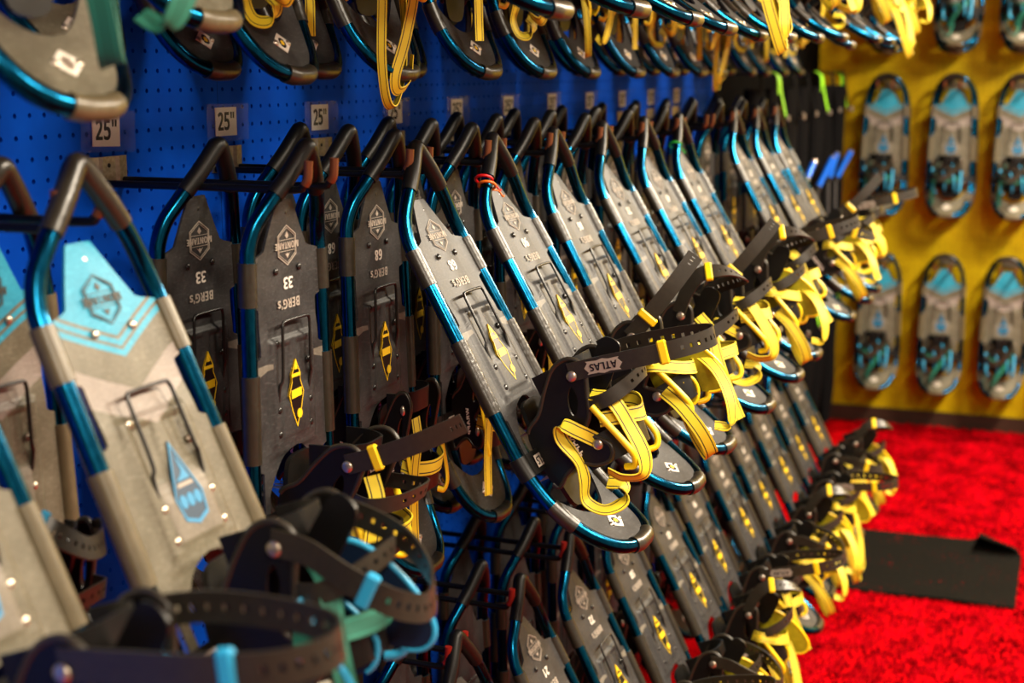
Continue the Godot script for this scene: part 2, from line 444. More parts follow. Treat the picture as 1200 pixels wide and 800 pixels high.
func shoe_meshes() -> void:
	side_pts = crv(FRAME, 8)
	var loop := side_pts.duplicate()
	for i in range(side_pts.size() - 2, 0, -1): loop.append(Vector3(-side_pts[i].x, side_pts[i].y, side_pts[i].z))
	var mb := MB.new(); mb.tube(loop, 0.0095, 12, true); cache.frame = mb.mesh()
	# tail sleeve round the apex, side wraps, toe sleeve
	mb = MB.new()
	var ap := []
	for i in range(22, 0, -1): ap.append(Vector3(-side_pts[i].x, side_pts[i].y, side_pts[i].z))
	for i in range(0, 23): ap.append(side_pts[i])
	mb.tube(ap, 0.0110, 12); cache.tail_sleeve = mb.mesh()
	# the end wall's model has a rounded tail
	var rf := [V(0, 0, 0.020), V(0.022, -0.004, 0.020), V(0.045, -0.018, 0.018), V(0.063, -0.042, 0.012), V(0.075, -0.072, 0.006), V(0.081, -0.104, 0.001)]
	for i in range(6, FRAME.size()): rf.append(FRAME[i])
	var rs := crv(rf, 8)
	loop = rs.duplicate()
	for i in range(rs.size() - 2, 0, -1): loop.append(V(-rs[i].x, rs[i].y, rs[i].z))
	mb = MB.new(); mb.tube(loop, 0.0095, 12, true); cache.round_frame = mb.mesh()
	ap = []
	for i in range(14, 0, -1): ap.append(V(-rs[i].x, rs[i].y, rs[i].z))
	for i in range(0, 15): ap.append(rs[i])
	mb = MB.new(); mb.tube(ap, 0.0110, 12); cache.round_sleeve = mb.mesh()
	mb = MB.new()
	ap = []
	var mlast := side_pts.size() - 1
	for i in range(mlast - 11, mlast): ap.append(Vector3(-side_pts[i].x, side_pts[i].y, side_pts[i].z))
	for i in range(mlast, mlast - 12, -1): ap.append(side_pts[i])
	mb.tube(ap, 0.0112, 12); cache.toe_sleeve = mb.mesh()
	cache.sleeves = []
	for rg in [[0.128, 0.181], [0.249, 0.376], [0.500, 0.545]]:
		for sgn in [-1.0, 1.0]:
			mb = MB.new(); mb.tube(sleeve_pts(rg[0], rg[1], sgn), 0.0113, 12); cache.sleeves.append(mb.mesh())
	cache.bands = []
	for sgn in [-1.0, 1.0]:
		mb = MB.new(); mb.tube(sleeve_pts(0.430, 0.462, sgn), 0.0122, 12); cache.bands.append(mb.mesh())
	mb = MB.new()
	deck_grid(mb, 0.062, 0.222, 50, func(_s): return 0.0, deck_outer, 9)
	deck_grid(mb, 0.222, 0.362, 50, func(_s): return 0.0, deck_outer, 16)
	deck_grid(mb, 0.362, 0.436, 36, hole_in, deck_outer, 5)
	cache.deck = mb.mesh()
	mb = MB.new()
	deck_grid(mb, 0.482, 0.545, 24, nose_in, func(s): return frame_x(s), 6)
	deck_grid(mb, 0.545, 0.600, 16, func(_s): return 0.0, func(s): return frame_x(s), 8)
	cache.nose = mb.mesh()
	mb = MB.new()                                            # wire heel bar
	var w := [V(-0.037, -0.305, 0.006), V(-0.036, -0.282, 0.009), V(-0.0335, -0.272, 0.012), V(-0.0325, -0.220, 0.013), V(-0.031, -0.2085, 0.013), V(-0.024, -0.205, 0.013), V(0.024, -0.205, 0.013), V(0.031, -0.2085, 0.013), V(0.0325, -0.220, 0.013), V(0.0335, -0.268, 0.012), V(0.037, -0.276, 0.010), V(0.036, -0.298, 0.006)]
	mb.tube(crv(w, 3), 0.0021, 6); cache.wire = mb.mesh()
	mb = MB.new(); mb.dome(0.0045, 0.0024); cache.rivet = mb.mesh()
	mb = MB.new(); mb.dome(0.0075, 0.003, Transform3D.IDENTITY, 12); cache.big_rivet = mb.mesh()
	# hexagonal badge print
	var flat := Transform3D.IDENTITY
	mb = MB.new()
	hex_ring(mb, 0.0245, 0.0232, flat); hex_ring(mb, 0.0214, 0.0208, flat)
	for sy in [-1.0, 1.0]: mb.extrude(PackedVector2Array([Vector2(-0.017, 0.0064 * sy), Vector2(0.017, 0.0064 * sy), Vector2(0.017, 0.0070 * sy), Vector2(-0.017, 0.0070 * sy)]), 0.0008, flat)
	mb.extrude(PackedVector2Array([Vector2(0, -0.0165), Vector2(0.004, -0.0115), Vector2(0, -0.008), Vector2(-0.004, -0.0115)]), 0.0008, flat)
	mb.extrude(PackedVector2Array([Vector2(-0.006, 0.009), Vector2(0, 0.0155), Vector2(0.006, 0.009), Vector2(0.003, 0.011), Vector2(0, 0.009), Vector2(-0.003, 0.011)]), 0.0008, flat)
	cache.hex = mb.mesh()
	# lozenge emblem plate (dark kind)
	mb = MB.new()
	var loz := PackedVector2Array([Vector2(0, 0.043), Vector2(0.0105, 0.024), Vector2(0.0100, 0.016), Vector2(0.0175, 0.0), Vector2(0.0110, -0.020), Vector2(0, -0.042), Vector2(-0.0110, -0.020), Vector2(-0.0175, 0.0), Vector2(-0.0100, 0.016), Vector2(-0.0105, 0.024)])
	mb.extrude(loz, 0.0016, flat); cache.lozenge = mb.mesh()
	mb = MB.new()
	for k in loz.size():
		var a := loz[k]; var b := loz[(k + 1) % loz.size()]
		mb.extrude(PackedVector2Array([a, b, b * 0.935, a * 0.935]), 0.0024, flat)
	mb.extrude(PackedVector2Array([Vector2(-0.012, -0.005), Vector2(0.012, -0.004), Vector2(0.012, 0.006), Vector2(-0.012, 0.005)]), 0.0030, flat)
	mb.extrude(PackedVector2Array([Vector2(-0.0100, 0.021), Vector2(0.0100, 0.021), Vector2(0.0095, 0.0250), Vector2(-0.0095, 0.0250)]), 0.0028, flat)
	mb.extrude(PackedVector2Array([Vector2(-0.0035, 0.030), Vector2(0.0035, 0.030), Vector2(0, 0.041)]), 0.0028, flat)
	var disc := PackedVector2Array()
	for k in 12: disc.append(Vector2(cos(TAU * k / 12) * 0.0060 + 0.006, sin(TAU * k / 12) * 0.0060 - 0.026))
	mb.extrude(disc, 0.0032, flat); cache.lozenge_print = mb.mesh()
	# pointed badge plate (light kind)
	mb = MB.new()
	var pt := PackedVector2Array([Vector2(0, 0.043), Vector2(0.021, -0.009), Vector2(0.017, -0.030), Vector2(0, -0.036), Vector2(-0.017, -0.030), Vector2(-0.021, -0.009)])
	mb.extrude(pt, 0.0018, flat); cache.badge = mb.mesh()
	mb = MB.new()
	for k in pt.size():
		var a := pt[k]; var b := pt[(k + 1) % pt.size()]
		mb.extrude(PackedVector2Array([a, b, b * 0.9, a * 0.9]), 0.0026, flat)
	mb.extrude(PackedVector2Array([Vector2(-0.010, 0.006), Vector2(0.010, 0.006), Vector2(0, 0.030), Vector2(0.002, 0.014), Vector2(-0.002, 0.010)]), 0.0026, flat)
	for k in 3:
		var q := PackedVector2Array()
		for j in 8: q.append(Vector2(cos(TAU * j / 8) * 0.0052 + (k - 1) * 0.0108, sin(TAU * j / 8) * 0.0066 - 0.013))
		mb.extrude(q, 0.0026, flat)
	cache.badge_print = mb.mesh()
	mb = MB.new(); mb.extrude(PackedVector2Array([Vector2(-0.012, 0.000), Vector2(0.012, 0.000), Vector2(0.0105, 0.0036), Vector2(-0.0105, 0.0036)]), 0.0028, flat); cache.badge_bar = mb.mesh()
	# sticker on the toe: white square on its corner with a small yellow and black mark
	mb = MB.new(); mb.extrude(PackedVector2Array([Vector2(-0.021, 0), Vector2(0, -0.0135), Vector2(0.021, 0), Vector2(0, 0.0135)]), 0.0008, flat); cache.sticker = mb.mesh()
	mb = MB.new()
	for k in 8:
		var d := Vector2(cos(TAU * k / 8), sin(TAU * k / 8)); var e := Vector2(-d.y, d.x)
		mb.extrude(PackedVector2Array([d * 0.003 + e * 0.001, d * 0.0068 + e * 0.0022, d * 0.0068 - e * 0.0022, d * 0.003 - e * 0.001]), 0.0014, flat)
	cache.sticker_ring = mb.mesh()
	disc = PackedVector2Array()
	for k in 10: disc.append(Vector2(cos(TAU * k / 10), sin(TAU * k / 10)) * 0.0036)
	mb = MB.new(); mb.extrude(disc, 0.0018, flat); cache.sticker_dot = mb.mesh()
	mb = MB.new(); mb.rbox(V(0.026, 0.017, 0.001), 0.0003); cache.strap_label = mb.mesh()
	# pivot strap across the toe opening
	mb = MB.new()
	var ps := []; var wd := []
	for k in 17:
		var x := lerpf(-0.090, 0.090, k / 16.0)
		ps.append(Vector3(x, -0.446, 0.008 * (1.0 - pow(absf(x) / 0.09, 6)) + 0.004)); wd.append(Vector3(0, 1, 0))
	mb.band(ps, wd, 0.030, 0.003, [[-0.5, 0.5, Color.WHITE]]); cache.pivot = mb.mesh()
	binding_meshes()

func webbing(pts: Array, wdirs: Array, width: float, kind: String, per := 7) -> ArrayMesh:
	var y := Color(0.72, 0.56, 0.02); var k := Color(0.02, 0.017, 0.008)
	if kind == "light": y = Color(0.008, 0.13, 0.085); k = Color(0.02, 0.22, 0.15)
	var mb := MB.new()
	mb.band(crv(pts, per), crv(wdirs, per), width, 0.0016, [[-0.5, -0.36, y], [-0.36, -0.28, k], [-0.28, 0.28, y], [0.28, 0.36, k], [0.36, 0.5, y]])
	return mb.mesh()
func V(x: float, y: float, z: float) -> Vector3: return Vector3(x, y, z)

# Binding axes: origin at the pivot, y along the shoe towards the tail, z out of the shoe, x across.
func leaf(pts: Array) -> PackedVector2Array:
	var o := PackedVector2Array()
	for p in crv(pts, 4, true): o.append(p)
	return o
func binding_meshes() -> void:
	var flat := Transform3D.IDENTITY
	var mb := MB.new()
	mb.extrude(leaf([Vector2(0, -0.088), Vector2(0.026, -0.080), Vector2(0.036, -0.04), Vector2(0.040, 0.01), Vector2(0.034, 0.055), Vector2(0.022, 0.068), Vector2(0, 0.070), Vector2(-0.022, 0.068), Vector2(-0.034, 0.055), Vector2(-0.040, 0.01), Vector2(-0.036, -0.04), Vector2(-0.026, -0.080)]), 0.006, flat); cache.base_plate = mb.mesh()
	mb = MB.new()                                            # steel claw under the foot plate
	var z := PackedVector2Array([Vector2(-0.036, 0)])
	for k in 6:
		z.append(Vector2(-0.036 + k * 0.012 + 0.002, -0.006)); z.append(Vector2(-0.036 + k * 0.012 + 0.006, -0.024)); z.append(Vector2(-0.036 + k * 0.012 + 0.010, -0.006))
	z.append(Vector2(0.036, 0))
	mb.extrude(z, 0.002, Transform3D(Basis(Vector3.RIGHT, PI / 2), V(0, 0, -0.003))); cache.claw = mb.mesh()
	# side wing (outline in y, z) with a drop-shaped opening; a slit a fifth of a millimetre wide joins the two outlines
	var outl := crv([Vector2(0.030, 0.0), Vector2(0.046, 0.026), Vector2(0.072, 0.050), Vector2(0.092, 0.074), Vector2(0.094, 0.098), Vector2(0.078, 0.112), Vector2(0.058, 0.106), Vector2(0.040, 0.098), Vector2(0.016, 0.088), Vector2(0.000, 0.072), Vector2(-0.012, 0.082), Vector2(-0.030, 0.096), Vector2(-0.046, 0.088), Vector2(-0.046, 0.068), Vector2(-0.034, 0.046), Vector2(-0.040, 0.022), Vector2(-0.050, 0.002), Vector2(-0.01, -0.004)], 4, true)
	var drop := crv([Vector2(0.060, 0.084), Vector2(0.046, 0.086), Vector2(0.032, 0.080), Vector2(0.024, 0.070), Vector2(0.034, 0.068), Vector2(0.050, 0.074)], 4, true)
	var op := PackedVector2Array(); var dp := PackedVector2Array()
	for p in outl: op.append(p)
	for p in drop: dp.append(p)
	var pieces: Array[PackedVector2Array] = []
	for hf in [PackedVector2Array([Vector2(-0.2, -0.2), Vector2(0.2, -0.2), Vector2(0.2, 0.0773), Vector2(-0.2, 0.0773)]), PackedVector2Array([Vector2(-0.2, 0.0773), Vector2(0.2, 0.0773), Vector2(0.2, 0.3), Vector2(-0.2, 0.3)])]:
		for q in Geometry2D.intersect_polygons(op, hf):
			for w in Geometry2D.clip_polygons(q, dp): pieces.append(w)
	cache.wing = []; cache.wing_rim = []
	for sgn in [-1.0, 1.0]:
		mb = MB.new()
		for pc in pieces: mb.extrude(pc, 0.0045, Transform3D(Basis(V(0, 1, 0), V(-0.02 * sgn, 0, 1), V(1, 0, 0)), V(0.049 * sgn, 0, 0)))
		cache.wing.append(mb.mesh())
		mb = MB.new()
		var rib := []
		for i in range(0, 66): rib.append(V(0.049 * sgn - 0.02 * sgn * outl[i].y, outl[i].x, outl[i].y))
		mb.tube(rib, 0.0036, 6); cache.wing_rim.append(mb.mesh())
	# toe and instep bands between the wings
	cache.toe_band = []
	for q in [[-0.030, 0.088, 0.122, 0.040], [0.078, 0.070, 0.098, 0.030]]:
		mb = MB.new()
		var ps := crv([V(-0.047, q[0], q[1] - 0.03), V(-0.044, q[0], q[1]), V(-0.024, q[0], q[2]), V(0, q[0], q[2] + 0.004), V(0.024, q[0], q[2]), V(0.044, q[0], q[1]), V(0.047, q[0], q[1] - 0.03)], 5)
		var wd := []
		for p in ps: wd.append(V(0, 1, 0.15))
		mb.band(ps, wd, q[3], 0.003, [[-0.5, 0.5, Color.WHITE]]); cache.toe_band.append(mb.mesh())
	mb = MB.new()                                            # tongue standing up beside the heel strap
	mb.extrude(leaf([Vector2(-0.014, 0), Vector2(-0.017, 0.04), Vector2(-0.014, 0.064), Vector2(0, 0.07), Vector2(0.014, 0.064), Vector2(0.017, 0.04), Vector2(0.014, 0)]), 0.004, Transform3D(Basis(V(0.1, 0.75, -0.66).normalized(), V(0.0, 0.66, 0.75).normalized(), V(1, 0, 0)), V(-0.012, 0.045, 0.100))); cache.tongue = mb.mesh()
	# heel straps: long loop, loop curled up, drooping loop, single open end
	var loops := [
		[V(-0.052, 0.078, 0.092), V(-0.0535, 0.066, 0.145), V(-0.052, 0.052, 0.200), V(-0.040, 0.040, 0.250), V(-0.012, 0.036, 0.274), V(0.016, 0.042, 0.262), V(0.034, 0.056, 0.215), V(0.045, 0.072, 0.150), V(0.050, 0.078, 0.092)],
		[V(-0.052, 0.078, 0.092), V(-0.055, 0.105, 0.120), V(-0.058, 0.122, 0.155), V(-0.048, 0.112, 0.190), V(-0.020, 0.092, 0.205), V(0.010, 0.088, 0.190), V(0.034, 0.090, 0.150), V(0.046, 0.085, 0.115), V(0.050, 0.078, 0.092)],
		[V(-0.052, 0.078, 0.092), V(-0.055, 0.062, 0.125), V(-0.060, 0.030, 0.160), V(-0.052, 0.002, 0.188), V(-0.024, -0.012, 0.200), V(0.010, 0.004, 0.192), V(0.036, 0.034, 0.165), V(0.048, 0.062, 0.125), V(0.050, 0.078, 0.092)],
		[V(-0.052, 0.074, 0.092), V(-0.052, 0.086, 0.130), V(-0.046, 0.104, 0.176), V(-0.036, 0.120, 0.212), V(-0.028, 0.130, 0.232)]]
	cache.heel = []; cache.keeper = []; cache.keeper_at = []
	for j in loops.size():
		var L: Array = loops[j]
		var ps := crv(L, 12)
		var wd := []
		for p in ps: wd.append(V(0.0, 1, 0.25) if j != 1 else V(0.25, 0.8, -0.5))
		var holes := {}
		for i in range(ps.size() - 4, 30 if L.size() > 5 else 38, -3): holes[i] = true
		mb = MB.new(); mb.band(ps, wd, 0.024, 0.0026, [[-0.5, -0.12, Color.WHITE], [-0.12, 0.12, Color.WHITE, 1], [0.12, 0.5, Color.WHITE]], holes, 0.12); cache.heel.append(mb.mesh())
		var i := 28 if L.size() > 5 else 12
		var t: Vector3 = (ps[i + 1] - ps[i]).normalized()
		var w: Vector3 = (wd[i] as Vector3).slide(t).normalized()
		mb = MB.new(); mb.rbox(V(0.012, 0.031, 0.009), 0.002); cache.keeper.append(mb.mesh())
		cache.keeper_at.append(Transform3D(Basis(t, w, t.cross(w)), ps[i]))
	mb = MB.new(); mb.extrude(PackedVector2Array([Vector2(-0.026, 0), Vector2(-0.021, 0.006), Vector2(-0.023, 0.0085), Vector2(-0.008, 0.0078), Vector2(0, 0.0095), Vector2(0.008, 0.0078), Vector2(0.023, 0.0085), Vector2(0.021, 0.006), Vector2(0.026, 0), Vector2(0.021, -0.006), Vector2(0.023, -0.0085), Vector2(0.008, -0.0078), Vector2(0, -0.0095), Vector2(-0.008, -0.0078), Vector2(-0.023, -0.0085), Vector2(-0.021, -0.006)]), 0.0006, flat); cache.logo_plate = mb.mesh()
	mb = MB.new()
	var ip := crv([V(-0.047, 0.030, 0.092), V(-0.052, 0.026, 0.120), V(-0.040, 0.030, 0.150), V(-0.012, 0.036, 0.166), V(0.018, 0.036, 0.162), V(0.042, 0.030, 0.132), V(0.047, 0.030, 0.092)], 8)
	var iw := []
	for p in ip: iw.append(V(0.1, 1, 0.3))
	var ih := {}
	for i in range(18, 44, 3): ih[i] = true
	mb.band(ip, iw, 0.019, 0.0026, [[-0.5, -0.12, Color.WHITE], [-0.12, 0.12, Color.WHITE, 1], [0.12, 0.5, Color.WHITE]], ih, 0.12); cache.instep = mb.mesh()
	# moulded buckle bars
	cache.bars = []
	for sgn in [-1.0, 1.0]:
		mb = MB.new()
		mb.tube(crv([V(0.055 * sgn, 0.026, 0.100), V(0.056 * sgn, -0.004, 0.109), V(0.056 * sgn, -0.034, 0.118), V(0.054 * sgn, -0.054, 0.121), V(0.050 * sgn, -0.066, 0.114), V(0.044 * sgn, -0.064, 0.100)], 5), 0.0046, 8)
		cache.bars.append(mb.mesh())
	for kind in ["dark", "light"]:
		var sets := []
		var A := V(0.35, 0.9, 0.1)
		# 0: zigzag strap under the wing, a big loop round the buckle bar, a strap over the foot
		sets.append([webbing([V(-0.046, -0.018, 0.082), V(-0.060, 0.004, 0.070), V(-0.063, 0.022, 0.054), V(-0.060, 0.006, 0.044), V(-0.058, -0.030, 0.050), V(-0.058, -0.054, 0.046), V(-0.058, -0.080, 0.034), V(-0.056, -0.102, 0.050), V(-0.040, -0.104, 0.072), V(-0.028, -0.086, 0.078), V(-0.028, -0.074, 0.060)], [V(0.3, 0.6, 0.6), V(0.3, 0.5, 0.7), V(0.6, 0.1, 0.7), V(0.7, 0.2, 0.7), V(0.9, 0.1, 0.3), V(0.8, 0, 0.5), V(0.8, 0.3, 0.3), V(0.8, 0.5, 0), V(0.7, 0.6, 0), V(0.7, 0.5, 0.2), V(0.7, 0.5, 0.4)], 0.019, kind),
			webbing([V(-0.040, 0.040, 0.100), V(-0.042, 0.022, 0.124), V(-0.044, -0.020, 0.130), V(-0.046, -0.060, 0.130), V(-0.050, -0.082, 0.118), V(-0.056, -0.074, 0.094), V(-0.056, -0.058, 0.080)], [V(0.8, 0.2, 0.5), V(0.8, 0.1, 0.6), V(0.8, 0, 0.6), V(0.8, -0.2, 0.6), V(0.8, -0.5, 0.1), V(0.7, -0.4, -0.5), V(0.7, -0.3, -0.5)], 0.022, kind),
			webbing([V(0.046, 0.020, 0.090), V(0.036, 0.004, 0.125), V(0.0, -0.012, 0.140), V(-0.034, -0.004, 0.126), V(-0.048, 0.006, 0.098)], [A, A, A, A, A], 0.020, kind)])
		# 1: two loops hanging below the wings
		sets.append([webbing([V(-0.050, -0.020, 0.095), V(-0.060, -0.050, 0.110), V(-0.062, -0.095, 0.118), V(-0.050, -0.130, 0.112), V(-0.028, -0.132, 0.098), V(-0.016, -0.095, 0.092), V(-0.020, -0.050, 0.100), V(-0.030, -0.020, 0.112)], [V(0.3, 0, 0.9), V(0.3, 0.1, 0.9), V(0.2, 0, 0.9), V(0.1, 0.1, 0.9), V(-0.1, 0.1, 0.9), V(-0.3, 0, 0.9), V(-0.3, 0.1, 0.9), V(0, 0.2, 0.9)], 0.020, kind),
			webbing([V(0.048, 0.030, 0.095), V(0.040, 0.012, 0.135), V(0.016, -0.030, 0.160), V(-0.010, -0.075, 0.165), V(-0.024, -0.110, 0.150), V(-0.030, -0.100, 0.130)], [V(0.5, 0.7, 0.2), V(0.5, 0.6, 0.3), V(0.8, 0.2, 0.4), V(0.8, 0.1, 0.5), V(0.8, 0.2, 0.4), V(0.8, 0.2, 0.3)], 0.020, kind),
			webbing([V(-0.046, 0.030, 0.080), V(-0.058, 0.020, 0.105), V(-0.030, -0.004, 0.132), V(0.010, -0.012, 0.136), V(0.042, 0.0, 0.112)], [A, A, A, A, A], 0.020, kind)])
		# 2: straight straps and a long free end
		sets.append([webbing([V(-0.040, 0.060, 0.118), V(-0.046, 0.030, 0.128), V(-0.054, -0.010, 0.124), V(-0.058, -0.060, 0.120), V(-0.057, -0.120, 0.118)], [V(0.4, 0.3, 0.8), V(0.5, 0.1, 0.8), V(0.6, 0, 0.7), V(0.7, 0, 0.6), V(0.7, 0, 0.6)], 0.019, kind),
			webbing([V(-0.049, -0.005, 0.080), V(-0.048, -0.010, 0.115), V(-0.026, -0.014, 0.138), V(0.0, -0.016, 0.142), V(0.026, -0.014, 0.134), V(0.048, -0.005, 0.100)], [A, A, A, A, A, A], 0.020, kind)])
		# 3: long loops hanging past the toe
		sets.append([webbing([V(-0.050, -0.02, 0.100), V(-0.062, -0.08, 0.104), V(-0.060, -0.150, 0.096), V(-0.042, -0.200, 0.088), V(-0.016, -0.206, 0.086), V(0.004, -0.160, 0.094), V(0.000, -0.090, 0.102), V(-0.020, -0.030, 0.112)], [V(0.3, 0, 0.9), V(0.3, 0, 0.9), V(0.2, 0.1, 0.9), V(0.1, 0.2, 0.9), V(-0.1, 0.2, 0.9), V(-0.3, 0.1, 0.9), V(-0.2, 0, 0.9), V(0, 0.1, 0.9)], 0.020, kind),
			webbing([V(0.030, 0.0, 0.118), V(0.010, -0.05, 0.128), V(-0.018, -0.120, 0.122), V(-0.036, -0.168, 0.108), V(-0.022, -0.188, 0.100), V(0.006, -0.178, 0.104), V(0.012, -0.140, 0.110)], [V(0.8, 0.3, 0.4), V(0.8, 0.3, 0.4), V(0.7, 0.2, 0.6), V(0.5, 0.4, 0.7), V(0, 0.5, 0.8), V(-0.3, 0.4, 0.8), V(-0.4, 0.2, 0.8)], 0.020, kind),
			webbing([V(-0.046, 0.030, 0.080), V(-0.058, 0.020, 0.105), V(-0.030, -0.004, 0.132), V(0.010, -0.012, 0.136), V(0.042, 0.0, 0.112)], [A, A, A, A, A], 0.020, kind)])
		cache["web_" + kind] = sets
	# leaf-shaped foot flaps with a bright rim
	cache.pad = []; cache.pad_rim = []
	for k in 2:
		var ol := [Vector2(0.050, 0.090), Vector2(0.052, 0.118), Vector2(0.030, 0.142), Vector2(-0.010, 0.160), Vector2(-0.046, 0.164), Vector2(-0.062, 0.148), Vector2(-0.052, 0.122), Vector2(-0.020, 0.100), Vector2(0.020, 0.084)]
		if k == 1: ol = [Vector2(0.020, 0.080), Vector2(0.018, 0.104), Vector2(-0.006, 0.122), Vector2(-0.036, 0.130), Vector2(-0.058, 0.116), Vector2(-0.056, 0.094), Vector2(-0.030, 0.076)]
		var o2 := crv(ol, 4, true)
		var poly := PackedVector2Array()
		for p in o2: poly.append(p)
		var at := Transform3D(Basis(V(-0.10, 1, 0), V(0.16, 0, 1), V(1, 0, 0)), V(0.004 - 0.036 * k, 0, 0))
		mb = MB.new(); mb.extrude(poly, 0.003, at); cache.pad.append(mb.mesh())
		var rim := []
		for i in o2.size() * 6 / 9: rim.append(at * V(o2[i].x, o2[i].y, 0))
		mb = MB.new(); mb.tube(rim, 0.0028, 6); cache.pad_rim.append(mb.mesh())

# kind "dark" or "light"; phi = how far the binding has swung out; web = webbing set, -1 none; heel = strap shape
func make_shoe(kind: String, phi: float, web: int, heel: int, detail: int, num: String, label: String, group: String, flatten := 1.0, round_tail := false) -> Node3D:
	var light := kind == "light"
	var o := thing("snowshoe", label, "snowshoe", group)
	var wrap: Material = M.wrap_light if light else M.wrap_dark
	part("frame_tube", cache.round_frame if round_tail else cache.frame, M.tube, o)
	part("tail_sleeve", cache.round_sleeve if round_tail else cache.tail_sleeve, M.black if not light else M.wrap_dark, o)
	part("toe_sleeve", cache.toe_sleeve, wrap, o)
	for m in cache.sleeves: part("frame_wrap", m, wrap, o)
	var dk: Material = M.deck_light if light else M.deck_dark
	var deck := part("deck", cache.deck, dk, o)
	var nose := part("toe_deck", cache.nose, dk, o)
	part("heel_bar", cache.wire, M.rivet_black, o)
	part("pivot_strap", cache.pivot, M.black, o)
	for m in cache.bands: part("strap_band", m, M.black, o)
	var e := part("emblem", cache.badge if light else cache.lozenge, M.emblem_deep if light else M.emblem_black, o, Transform3D(Basis.IDENTITY, V(0, -0.300 if light else -0.298, 0.0092)))
	part("emblem_print", cache.badge_print if light else cache.lozenge_print, M.emblem_blue if light else M.emblem_yellow, e)
	if light: part("emblem_bar", cache.badge_bar, M.print_grey, e)
	var steel: Material = M.rivet_steel if light else M.rivet_black
	if detail > 0:
		for p in [V(0, -0.078, 0.002), V(-0.027, -0.146, 0.004), V(0.027, -0.146, 0.004), V(-0.036, -0.231, 0.007), V(0.010, -0.231, 0.005), V(0.036, -0.262, 0.007), V(0.037, -0.312, 0.008), V(-0.037, -0.312, 0.008), V(0.037, -0.342, 0.008), V(-0.037, -0.342, 0.008)]:
			part("rivet", cache.rivet, steel, deck, Transform3D(Basis.IDENTITY, p))
		var up := Basis(Vector3.BACK, PI)                     # the print is upside down while the shoe hangs
		part("badge_print", cache.hex, M.print_dark if light else M.print_grey, deck, Transform3D(up, V(0, -0.117, 0.0041)))
		part("badge_lettering", text_mesh("MONTANE", 0.0080), M.print_dark if light else M.print_grey, deck, Transform3D(up, V(0, -0.117, 0.0041)))
		if not light:
			if num: part("number_print", text_mesh(num, 0.0145), M.print_white, deck, Transform3D(up, V(0, -0.162, 0.0041)))
			part("shop_lettering", text_mesh("BERG's", 0.0115), M.print_grey, deck, Transform3D(up, V(0, -0.187, 0.0041)))
		for sgn in [-1.0, 1.0]:
			var sl := part("strap_label", cache.strap_label, M.print_grey, o, Transform3D(Basis(Vector3.BACK, PI), V(0.058 * sgn, -0.446, 0.0138)))
			part("label_lettering", text_mesh("SLS", 0.011), M.ink, sl, Transform3D(Basis.IDENTITY, V(0, 0, 0.0006)))
	# sticker on the toe
	var tilt := atan(2.0 * 2.45 * (0.570 - 0.44))
	var st := Transform3D(Basis(Vector3.RIGHT, -tilt), V(0, -0.568, prof(0.568) + 0.0045))
	var tag := part("toe_sticker", cache.sticker, M.print_white, nose, st)
	part("sticker_mark", cache.sticker_ring, M.ink if not light else M.rivet_steel, tag)
	part("sticker_centre", cache.sticker_dot, M.emblem_yellow if not light else M.rivet_steel, tag)
	for sgn in [-1.0, 1.0]: part("sticker_rivet", cache.rivet, M.rivet_steel, tag, Transform3D(Basis.IDENTITY, V(0.0145 * sgn, 0, 0)))
	# binding
	var b := Node3D.new(); b.name = "binding"; o.add_child(b)
	b.transform = Transform3D(Basis(Vector3.RIGHT, deg_to_rad(phi)).scaled_local(V(1, 1, flatten)), V(0, -0.440, 0.012))
	part("base_plate", cache.base_plate, M.black, b)
	for fy in [-0.035, 0.03]: part("claw", cache.claw, M.steel, b, Transform3D(Basis.IDENTITY, V(0, fy, 0)))
	for i in 2:
		var sg := -1.0 if i == 0 else 1.0
		var wg := part("side_wing", cache.wing[i], M.black, b)
		part("wing_rim", cache.wing_rim[i], M.strap, wg)
		for q in [V(0, 0.072, 0.094), V(0, -0.022, 0.082)]:
			part("wing_rivet", cache.big_rivet, M.rivet_steel, wg, Transform3D(Basis(V(0, 0, 1), V(0, sg, 0), V(sg, 0, 0)), V(sg * (0.0545 if q.y > 0 else 0.0515), q.y, q.z)))
		part("toe_band", cache.toe_band[i], M.black, b)
	if detail > 0 and not light:
		part("wing_lettering", text_mesh("WRAPP", 0.009), M.print_white, b, Transform3D(Basis(V(0, -1, 0.15).normalized(), V(0, -0.15, -1).normalized(), V(-1, 0, 0)), V(-0.0515, -0.006, 0.052)))
	if heel >= 0:
		var hs := part("heel_strap", cache.heel[heel], M.strap, b)
		part("strap_keeper", cache.keeper[heel], M.turq if light else M.yellow, hs, cache.keeper_at[heel])
		if heel < 3: part("tongue", cache.tongue, M.black, b)
		part("instep_strap", cache.instep, M.strap, b)
		if detail > 0 and not light and heel == 0:
			var ax := V(0, 0.068 - 0.082, 0.05).normalized()     # along the strap
			var lg := Basis(-ax, ax.cross(V(-1, 0, 0)) * 1.0, V(-1, 0, 0))
			var pl := part("logo_plate", cache.logo_plate, M.print_grey, hs, Transform3D(lg, V(-0.0551, 0.0665, 0.140)))
			part("logo_lettering", text_mesh("ATLAS", 0.0095), M.emblem_black, pl, Transform3D(Basis.IDENTITY, V(0, 0, 0.0005)))
	if web >= 0:
		for m in cache["web_" + kind][web]: part("webbing", m, M.web, b)
		for m in cache.bars: part("buckle_bar", m, M.turq if light else M.yellow, b)
		for k in 2:
			if (web == 0 or web == 2) and not light: continue
			var pd := part("foot_flap", cache.pad[k], M.navy if light else M.olive, b)
			part("flap_rim", cache.pad_rim[k], M.turq if light else M.yellow, pd)
			part("flap_rivet", cache.big_rivet, M.rivet_black, pd, Transform3D(Basis(V(0, 0, 1), V(0, -1, 0), V(-1, 0, 0)), V(0.017 - 0.034 * k, -0.02, 0.112)))
	return o

